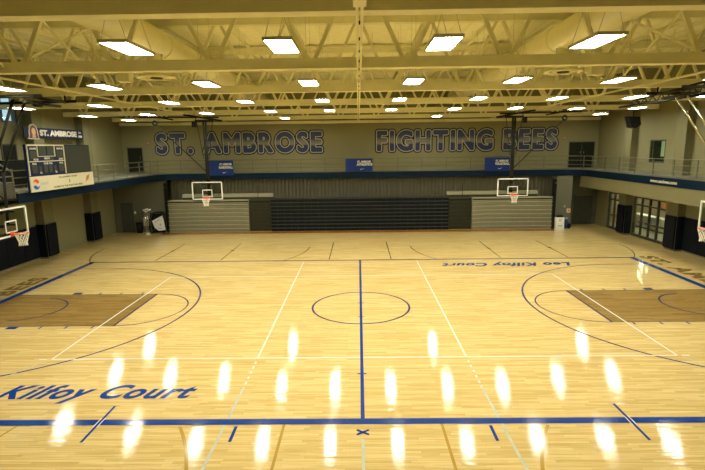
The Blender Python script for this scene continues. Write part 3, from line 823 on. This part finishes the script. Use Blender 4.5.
t = MB(); sbx(t, 2.92, 7.82, 4.22, 4.88, 0, .05); t.build('sponsor_strip', M_cream, sb)['label'] = 'cream sponsor strip'
X2 = XS+.055
def disc_part(y, z, r, a0, a1, bulge, m, nm):
    pts = [(y+r*math.cos(math.radians(a)), z+r*math.sin(math.radians(a))) for a in [a0+(a1-a0)*i/16 for i in range(17)]]
    pe, ps = pts[-1], pts[0]
    for i in range(1, 8):
        t_ = i/8; yy = pe[0]+(ps[0]-pe[0])*t_; zz = pe[1]+(ps[1]-pe[1])*t_ + bulge*math.sin(t_*2*math.pi)
        pts.append((yy, zz))
    b = MB(); b.prism(pts, X2, X2+.01, 'x'); b.build(nm, m, sb)
disc_part(3.25, 4.56, .21, 20, 165, .05, M_red, 'round_logo_top')
disc_part(3.25, 4.53, .21, 200, 345, -.05, M_pblue, 'round_logo_bottom')
sbtext('pepsi', 3.52, 4.45, .55, .2, M_grayprint, 'sponsor_print', .056)
sbtext('THE LANDMARK CORNER', 4.85, 4.72, 1.5, .075, M_darkprint, 'sponsor_print', .056, offset=.03)
sbtext('HOME OF THE FIGHTING BEES', 4.45, 4.29, 2.3, .085, M_darkprint, 'sponsor_print', .056, offset=.03)
sbtext('&', 5.65, 4.48, .1, .16, M_darkprint, 'sponsor_print', .056)
b = MB()
for k in range(3):
    y = 7.05+k*.1; b.prism([(y, 4.42+k*.04), (y+.06, 4.42+k*.04), (y+.2, 4.7+k*.03), (y+.14, 4.7+k*.03)], X2, X2+.008, 'x')
b.build('sponsor_print', mat('rust_print', (.5, .14, .04), .5), sb)

# name sign on the left wall
sg = empty('name_sign', (-17.4, 10.95, 6.66), 'long navy sign reading ST. AMBROSE high on the left wall above the scoreboard', 'sign')
MB().box(-17.46, -17.40, 7.85, 13.3, 6.68, 7.22).build('sign_board', M_sbnavy, sg)
MB().box(-17.98, -17.46, 10.0, 10.1, 6.8, 6.9).box(-17.98, -17.46, 12.9, 13.0, 6.8, 6.9).build('wall_bracket', M_rail, sg)
b = MB(); add_text(b, 'ST. AMBROSE', (-17.39, 9.1, 6.79), (0,1,0), (0,0,1), 3.5, .33, offset=.06); b.build('sign_lettering', M_letter, sg)
b = MB(); add_text(b, 'SA', (-17.39, 12.8, 7.0), (0,1,0), (0,0,1), .3, .12, offset=.04); b.box(-17.4, -17.39, 12.78, 13.15, 6.77, 6.89); b.build('sign_mark', M_letter, sg)
def arch(y0, y1, z0, z1, x0, x1):
    c = (y0+y1)/2; r = (y1-y0)/2; zc = z1-r*1.3
    pts = [(y1+.08, z0), (y1, z0+.18)] + [(c+r*math.cos(math.radians(a)), zc+1.3*r*math.sin(math.radians(a))) for a in range(0, 181, 12)] + [(y0, z0+.18), (y0-.08, z0)]
    return MB().prism(pts, x0, x1, 'x')
em = arch(8.2, 8.96, 6.60, 7.40, -17.46, -17.385).build('emblem_edge', M_cream, sg)
arch(8.28, 8.88, 6.65, 7.34, -17.39, -17.38).build('emblem_field', mat('maroon_print', (.16, .03, .03), .5), em)
b = MB(); b.prism([(8.58+.16*math.cos(math.radians(a)), 7.0+.2*math.sin(math.radians(a))) for a in range(0, 360, 20)], -17.38, -17.375, 'x'); b.prism([(8.43, 6.68), (8.73, 6.68), (8.68, 6.85), (8.48, 6.85)], -17.38, -17.375, 'x')
b.build('emblem_face', M_skin, em)

# ------------------------------------------------------------------ basketball hoops
def net(mb, c, zt, d=.42, R0=.225, R1=.13, n=12):
    lv = [(0, R0), (.12, R0*.86), (.24, R0*.70), (.34, R1), (.45, R1*1.12)]
    cx, cy = c
    for k in range(len(lv)-1):
        z0, r0 = lv[k]; z1, r1 = lv[k+1]
        for i in range(n):
            a = 2*math.pi*(i+.5*(k % 2))/n
            for s in (-.5, .5):
                b = a+2*math.pi*s/n
                mb.tube((cx+r0*math.cos(a), cy+r0*math.sin(a), zt-z0), (cx+r1*math.cos(b), cy+r1*math.sin(b), zt-z1), .009, 5, cap=False)
    return mb
def hoop(face, bx, cy, zb, label, group):
    """face: unit vector the board faces; (bx,cy) board centre; zb board bottom; returns root and a point mapper"""
    fx, fy = face; ax = (-fy, fx)            # ax runs along the board
    def P(a, d, z): return (bx+ax[0]*a+fx*d, cy+ax[1]*a+fy*d, z)
    def obox(mb, a0, a1, d0, d1, z0, z1):
        n = len(mb.v)
        mb.v += [P(a0,d0,z0),P(a1,d0,z0),P(a1,d1,z0),P(a0,d1,z0),P(a0,d0,z1),P(a1,d0,z1),P(a1,d1,z1),P(a0,d1,z1)]
        for q in ((0,3,2,1),(4,5,6,7),(0,1,5,4),(1,2,6,5),(2,3,7,6),(3,0,4,7)): mb.f.append([n+i for i in q]); mb.smooth.append(False)
    r = empty('basketball_hoop', (bx, cy, zb), label, 'basketball hoop', group)
    W, H = .915, 1.07
    b = MB(); obox(b, -W+.04, W-.04, -.01, .01, zb+.04, zb+H-.04); bd = b.build('backboard', M_acryl, r); bd['label'] = 'clear glass backboard'
    b = MB()
    for q in ((-W, W, zb, zb+.06), (-W, W, zb+H-.06, zb+H), (-W, -W+.06, zb, zb+H), (W-.06, W, zb, zb+H)): obox(b, q[0], q[1], -.03, .02, q[2], q[3])
    b.build('backboard_frame', M_whitem, bd)
    b = MB()
    for q in ((-.305, .305, zb+.15, zb+.2), (-.305, .305, zb+.555, zb+.605), (-.305, -.255, zb+.15, zb+.6), (.255, .305, zb+.15, zb+.6)): obox(b, q[0], q[1], .011, .018, q[2], q[3])
    b.build('target_square', M_whitem, bd)
    b = MB(); obox(b, -W, W, -.035, .03, zb-.05, zb+.0); b.build('edge_pad', M_sbnavy, bd)
    zr = zb+.12
    c = P(0, .38, zr)
    b = MB().ring(c, .014, .23, 'z', 32, 8)
    obox(b, -.07, .07, .02, .16, zr-.06, zr+.01); obox(b, -.1, .1, .012, .03, zr-.12, zr+.06)
    b.tube(P(-.06, .02, zr-.1), P(-.12, .22, zr-.01), .01); b.tube(P(.06, .02, zr-.1), P(.12, .22, zr-.01), .01)
    rm = b.build('rim', M_orange, r)
    net(MB(), (c[0], c[1]), zr-.012).build('net', M_net, rm)
    return r, P
def far_hoop(s, side):
    r, P = hoop((0, -1), 9.13*s, 11.3, 2.97, 'ceiling hung basketball hoop in front of the %s grey bleachers' % side, 'ceiling hung side hoops')
    X = 9.13*s; Y = 11.62
    b = MB()
    for dx in (-.07, .07): b.tube((X+dx, Y, 7.65), (X+dx*.6, Y, 3.2), .06, 10)
    b.build('mast', M_darksteel, r)
    b = MB(); b.bar((X-.3, Y-.1, 3.9), (X+.3, Y-.1, 3.9), .06, .06); b.bar((X-.3, Y-.1, 3.3), (X+.3, Y-.1, 3.3), .06, .06)
    for dx in (-.28, .28): b.bar((X+dx, Y-.1, 3.9), (X+dx, 11.33, 3.9), .04, .04); b.bar((X+dx, Y-.1, 3.3), (X+dx, 11.33, 3.3), .04, .04)
    b.build('board_bracket', M_darksteel, r)
    b = MB(); b.tube((X-.55, Y, 7.62), (X+.55, Y, 7.62), .06, 10)
    for dx in (-.5, .5): b.tube((X+dx, Y, 7.62), (X+dx, Y, 7.8), .03, 8); b.tube((X+dx*.95, Y, 7.6), (X+dx*.35, Y, 5.4), .018, 8)
    b.build('cross_tube', M_darksteel, r)
    b = MB(); e = (s*12.0, Y-.2, 7.45)
    b.tube((X+s*.1, Y, 4.65), e, .028, 8); b.build('diagonal_brace', M_darksteel, r)
    b = MB(); b.tube((s*8.2, 12.0, 7.62), (s*9.9, 10.4, 7.90), .055, 10); b.tube((s*12.9, 11.3, 7.84), (s*8.3, 11.7, 7.80), .04, 10)
    b.tube((s*12.2, 10.4, 7.92), (s*11.3, 12.4, 7.75), .045, 10)
    for q in ((s*9.9, 10.4), (s*12.2, 10.4)): b.tube((q[0], q[1], 7.9), (q[0], 12.3, 8.02), .03, 8)
    b.build('ceiling_frame', M_darksteel, r)
    b = MB(); b.ring((s*12.0, Y-.2, 7.5), .05, .12, 'y', 16, 6); b.build('pulley', M_black, r); b = MB(); b.bbox(X+s*.62-.12, X+s*.62+.12, Y-.1, Y+.1, 7.25, 7.6, .02)
    b.build('winch', M_black, r)
    b = MB()
    for dx in (-.07, .07): b.tube((X+dx, Y-.05, 7.62), (X+dx*.5, Y-.06, 4.1), .006, 5)
    b.build('cable', M_black, r)
far_hoop(-1, 'left'); far_hoop(1, 'right')
def main_hoop(s, side):
    bx = (12.98 if s < 0 else 13.0)*s
    zb = 2.84 if s < 0 else 2.74
    r, P = hoop((-s, 0), bx, 0, zb, 'large near basketball hoop at the %s edge of the picture' % side, 'main court hoops')
    b = MB()
    for k in (-.3, .3):
        b.tube((s*12.05, k, 7.75), (s*13.25, k, 5.1), .05, 12) if s < 0 else b.tube((s*11.25, k, 7.55), (s*13.2, k, 5.0), .035, 12)
        b.tube((s*13.2, k, 5.2), (s*13.3, k, zb+.4), .05, 12)
    b.build('mast', M_darksteel if s < 0 else M_chrome, r)
    b = MB(); b.tube((s*13.27, -.3, zb+.9), (s*13.27, .3, zb+.9), .04); b.tube((s*13.27, -.3, zb+.4), (s*13.27, .3, zb+.4), .04)
    for k in (-.3, .3):
        for z in (.4, .9): b.tube((s*13.27, k, zb+z), (bx+s*.03, k, zb+z), .03)
    b.build('board_bracket', M_darksteel, r)
    b = MB(); yr = 1.0
    b.tube((s*11.2, -yr, 7.6), (s*11.2, yr, 7.6), .05, 10)
    for k in (-yr, yr): b.tube((s*10.6, k, 7.78), (s*16.5, k, 7.7), .055, 10)
    for x in (s*11.0, s*13.5): b.tube((x, -yr, 7.75), (x, yr, 7.75), .05, 10)
    for x in (s*11.0, s*15.5): b.tube((x, yr, 7.75), (x, yr, 8.02), .03, 8)
    b.build('ceiling_frame', M_darksteel, r)
    b = MB(); b.tube((s*16.3, .25, 7.7), (s*13.3, .25, 4.2), .03, 8); b.build('diagonal_brace', M_darksteel, r)
    b = MB(); b.tube((s*11.4, -.16, 7.6), (s*11.4, .16, 7.6), .1, 14); b.build('winch', M_black, r)
main_hoop(-1, 'left'); main_hoop(1, 'right')
# dark lattice carrier above right hoop
for s, side in ((1, 'right'),):
    r = empty('lattice_girder', (s*13, 3.5, 7.55), 'dark open lattice girder under the roof on the %s' % side, 'girder')
    a = (s*11.9, -.5, 7.6); c = (s*12.9, 7.2, 7.75)
    b = MB(); b.tube(a, c, .045, 10); b.build('lower_tube', M_darksteel, r)
    b = MB(); b.tube((a[0], a[1], 8.05), (c[0], c[1]-1.2, 7.95), .04, 10); b.build('upper_tube', M_darksteel, r)
    b = MB(); n = 8
    for i in range(n):
        t0_, t1_ = i/n, (i+.5)/n; t2_ = (i+1)/n
        L_ = lambda t, z: (a[0]+(c[0]-a[0])*t, a[1]+(c[1]-1.2-a[1])*t, z)
        b.tube(L_(t0_, 7.62+.12*t0_), L_(t1_, 8.04-.1*t1_), .022, 6); b.tube(L_(t1_, 8.04-.1*t1_), L_(t2_, 7.62+.12*t2_), .022, 6)
    b.build('lacing', M_darksteel, r)

# ------------------------------------------------------------------ small things
sp = empty('loudspeaker', (16.6, 12.6, 7.0), 'black loudspeaker hanging under the roof near the right wall', 'loudspeaker')
b = MB(); b.prism([(16.2, 7.6), (16.85, 7.55), (16.95, 7.1), (16.65, 6.88), (16.4, 6.95)], 12.3, 12.85, 'y'); b.build('cabinet', M_black, sp)
MB().tube((16.6, 12.6, 7.45), (16.6, 12.6, 8.0), .03, 8).build('mounting_pole', M_darksteel, sp)
for x, lb in ((-15.95, 'left'), (15.38, 'right')):
    a = empty('fire_alarm', (x, 19.38, 6.35), 'small red wall alarm on the end wall beside the %s balcony door' % lb, 'alarm')
    MB().bbox(x-.09, x+.09, 19.34, 19.4, 6.35, 6.6, .01).build('alarm_body', mat('dull_red_plastic', (.35, .10, .04), .5), a)
    MB().bbox(x-.04, x+.04, 19.32, 19.34, 6.44, 6.52, .004).build('strobe_lens', M_cream, a)
tc_ = empty('trash_can', (-16.05, 17.0, 0), 'black trash can by the grey door at the left of the bleachers', 'trash can')
b = MB(); b.tube((-16.05, 17.0, 0), (-16.05, 17.0, .76), .2, 20, .25); b.build('bin', M_black, tc_)
MB().ring((-16.05, 17.0, .76), .02, .25, 'z', 24, 6).build('rim', M_black, tc_)
o = MB().bbox(-16.5, -16.36, 17.27, 17.3, 1.36, 1.56, .008).build('switch_plate', M_whitem); tag(o, 'white wall plate beside the grey door on the left', 'switch plate')
MB().bbox(-16.44, -16.42, 17.255, 17.27, 1.43, 1.49, .003).build('toggle', M_whitem, o)
wf = empty('wall_cabinet', (-15.55, 17.15, .5), 'beige box on the grey wall above and right of the black trash can', 'wall cabinet')
MB().bbox(-15.78, -15.36, 17.02, 17.3, .5, 1.12, .02).build('lower_body', M_plastic, wf)
MB().bbox(-15.76, -15.38, 17.12, 17.3, 1.14, 1.42, .02).build('upper_body', mat('brown_plastic', (.22, .2, .12), .5), wf)
MB().bbox(-15.7, -15.58, 17.09, 17.12, 1.1, 1.16, .006).build('spout', M_whitem, wf)
# equipment cart
ct = empty('equipment_cart', (-14.7, 16.7, 0), 'black equipment cart carrying a tilted white panel left of the bleachers', 'cart')
b = MB()
pts = [(-15.05, .12), (-15.12, .5), (-15.1, 1.0), (-14.95, 1.45), (-14.5, 1.55), (-14.12, 1.5)]
for y in (16.55, 16.95): b.path([(x, y, z) for x, z in pts], .035, 8); b.tube((-15.05, y, .12), (-14.1, y, .12), .035, 8); b.tube((-14.12, y, 1.5), (-14.12, y, .12), .03, 8)
for x, z in pts: b.tube((x, 16.55, z), (x, 16.95, z), .025, 8)
b.build('frame', M_black, ct)
MB().prism([(-14.95, .35), (-15.0, 1.0), (-14.85, 1.42), (-14.15, 1.45), (-14.15, .2), (-14.7, .16)], 16.72, 16.9, 'y').build('dark_cover', M_darksteel, ct)
MB().prism([(-14.9, .95), (-14.12, 1.33), (-13.98, .28), (-14.45, .22), (-14.75, .45)], 16.50, 16.56, 'y').build('white_panel', M_whitem, ct)
b = MB(); b.prism([(-14.7, .85), (-14.35, 1.08), (-14.33, 1.04), (-14.68, .81)], 16.49, 16.5, 'y'); b.prism([(-14.36, .62), (-14.24, .62), (-14.24, .74), (-14.36, .74)], 16.49, 16.5, 'y'); b.prism([(-14.5, .40), (-14.25, .36), (-14.25, .42), (-14.5, .46)], 16.49, 16.5, 'y')
b.build('panel_print', M_grayprint, ct)
b = MB()
for x in (-15.0, -14.2):
    for y in (16.58, 16.92): b.tube((x-.015, y, .05), (x+.015, y, .05), .05, 14)
b.build('castors', M_black, ct)
st = empty('pipe_stand', (-15.25, 16.31, 0), 'bright metal pipe bundle standing beside the black cart', 'stand')
b = MB()
for dx, dz in ((0, 1.55), (.07, 1.7), (.14, 1.62)): b.tube((-15.3+dx, 16.33, .06), (-15.32+dx*1.3, 16.33, dz), .02, 8)
b.build('pipes', M_chrome, st)
b = MB()
for x, z in ((-15.4, 1.74), (-15.2, 1.8), (-15.0, 1.76)): b.tube((x, 16.31, z), (x+.16, 16.31, z+.04), .055, 10); b.tube((-15.25, 16.33, 1.6), (x+.05, 16.31, z), .02, 8)
b.build('clamp_heads', M_whitem, st)
MB().tube((-15.2, 16.33, 0), (-15.2, 16.33, .1), .17, 18, .1).build('round_base', M_whitem, st)
# stack of white boxes, bag
bx1 = MB().bbox(14.06, 14.66, 16.72, 17.12, 0, .48, .01).build('storage_box', M_whitem); tag(bx1, 'white box on the floor right of the bleachers, lowest of the stack', 'box')
MB().box(14.2, 14.5, 16.712, 16.72, .2, .3).build('box_label', M_grayprint, bx1)
bx2 = MB().bbox(14.04, 14.66, 16.74, 17.12, .48, .84, .01).build('storage_box', M_whitem); tag(bx2, 'white box on top of the stack right of the bleachers, under the black bag', 'box')
MB().ring((14.36, 16.735, .66), .012, .07, 'y', 18, 6).build('box_mark', M_darkprint, bx2)
bg = MB().bbox(14.12, 14.62, 16.78, 17.08, .84, 1.0, .06).build('duffel_bag', M_black); tag(bg, 'small black bag lying on the stacked white boxes', 'bag')
MB().path([(14.25, 16.9, .98), (14.3, 16.9, 1.07), (14.44, 16.9, 1.07), (14.5, 16.9, .98)], .012, 6).build('handle', M_black, bg)
bp = empty('backpack', (14.95, 17.0, 0), 'dark blue backpack on the floor between the white boxes and the pier', 'bag')
b = MB(); bm = bmesh.new(); bmesh.ops.create_uvsphere(bm, u_segments=16, v_segments=10, radius=1)
for v in bm.verts:
    k = 1-.25*max(0, v.co.z); v.co = Vector((14.92+v.co.x*.2*k, 17.05+v.co.y*.15, .36+v.co.z*.36))
    v.co.z = max(v.co.z, .0)
b.add(bm, True); bm.free(); b.build('bag_body', M_bag, bp)
b = MB(); bm = bmesh.new(); bmesh.ops.create_uvsphere(bm, u_segments=12, v_segments=8, radius=1)
for v in bm.verts: v.co = Vector((15.08+v.co.x*.14, 16.92+v.co.y*.1, .2+max(-1, v.co.z)*.19))
b.add(bm, True); bm.free(); b.build('front_pocket', M_navy, bp)
MB().path([(14.85, 17.0, .68), (14.88, 17.0, .8), (14.96, 17.0, .8), (14.98, 17.0, .68)], .012, 6).build('carry_loop', M_whitem, bp)
pq = MB().bbox(15.0, 15.28, 17.26, 17.3, 1.12, 1.42, .006).build('wall_sign', M_cream); tag(pq, 'small white sign with an orange picture on the grey pier', 'sign')
MB().prism([(15.08, 1.2), (15.2, 1.2), (15.22, 1.32), (15.14, 1.36), (15.06, 1.3)], 17.255, 17.26, 'y').build('sign_picture', M_orange, pq)
th = MB().bbox(14.78, 14.88, 17.26, 17.3, 1.52, 1.68, .008).build('thermostat', M_plastic); tag(th, 'small beige thermostat above the white sign on the grey pier', 'thermostat')
MB().box(14.80, 14.86, 17.255, 17.26, 1.6, 1.65).build('display', M_darkprint, th)

# stair landing at the left end of the balcony
ld = empty('stair_landing', (-14.3, 1.0, 3.8), 'grey metal stair landing with rails at the near end of the blue balcony edge', 'stair landing')
b = MB().box(-17.9, -14.35, -3.0, 2.42, 3.85, 3.95).box(-14.45, -14.35, -3.0, 2.42, 3.8, 4.05); b.build('platform', M_darksteel, ld)
b = MB()
for y in (2.4, 1.5, .2, -1.0): b.bar((-14.4, y, 3.95), (-14.4, y, 5.25), .05, .05)
b.build('posts', M_rail, ld)
for z in (5.22, 4.95, 4.7): MB().bar((-14.4, -2.9, z), (-14.4, 2.45, z), .045, .045).build('rail', M_rail, ld)
MB().box(-14.42, -14.40, 1.55, 2.35, 3.98, 4.66).build('gate_panel', mat('dark_mesh_panel', (.055, .055, .035), .6), ld)
b = MB().bar((-14.5, 2.5, 5.15), (-16.8, 2.5, 6.6), .05, .05).bar((-14.5, 2.5, 4.3), (-16.8, 2.5, 5.7), .05, .2); b.build('stair_rail', M_rail, ld)
kb = empty('equipment_rack', (-16.6, 5.0, 4.26), 'dark equipment rack on the left balcony behind the landing rails', 'rack')
MB().bbox(-17.0, -16.2, 4.3, 6.0, 4.3, 5.5, .03).build('rack_body', M_black, kb)
MB().box(-17.0, -16.2, 4.4, 5.9, 5.5, 5.56).build('rack_top', M_darksteel, kb)
b = MB()
for x in (-16.9, -16.3):
    for y in (4.4, 5.9): b.tube((x, y, 4.24), (x, y, 4.31), .03, 8)
b.build('feet', M_black, kb)
wn = empty('window_3', (-17.97, 7.2, 5.4), 'dark opening in the left wall behind the scoreboard', None, None, 'structure')
MB().box(-17.98, -17.94, 6.85, 7.85, 5.35, 6.3).build('window_pane', M_black, wn)
MB().box(-17.98, -17.92, 6.8, 6.87, 5.3, 6.35).box(-17.98, -17.92, 7.83, 7.9, 5.3, 6.35).box(-17.98, -17.92, 6.8, 7.9, 6.28, 6.35).build('window_frame', M_bronze, wn)
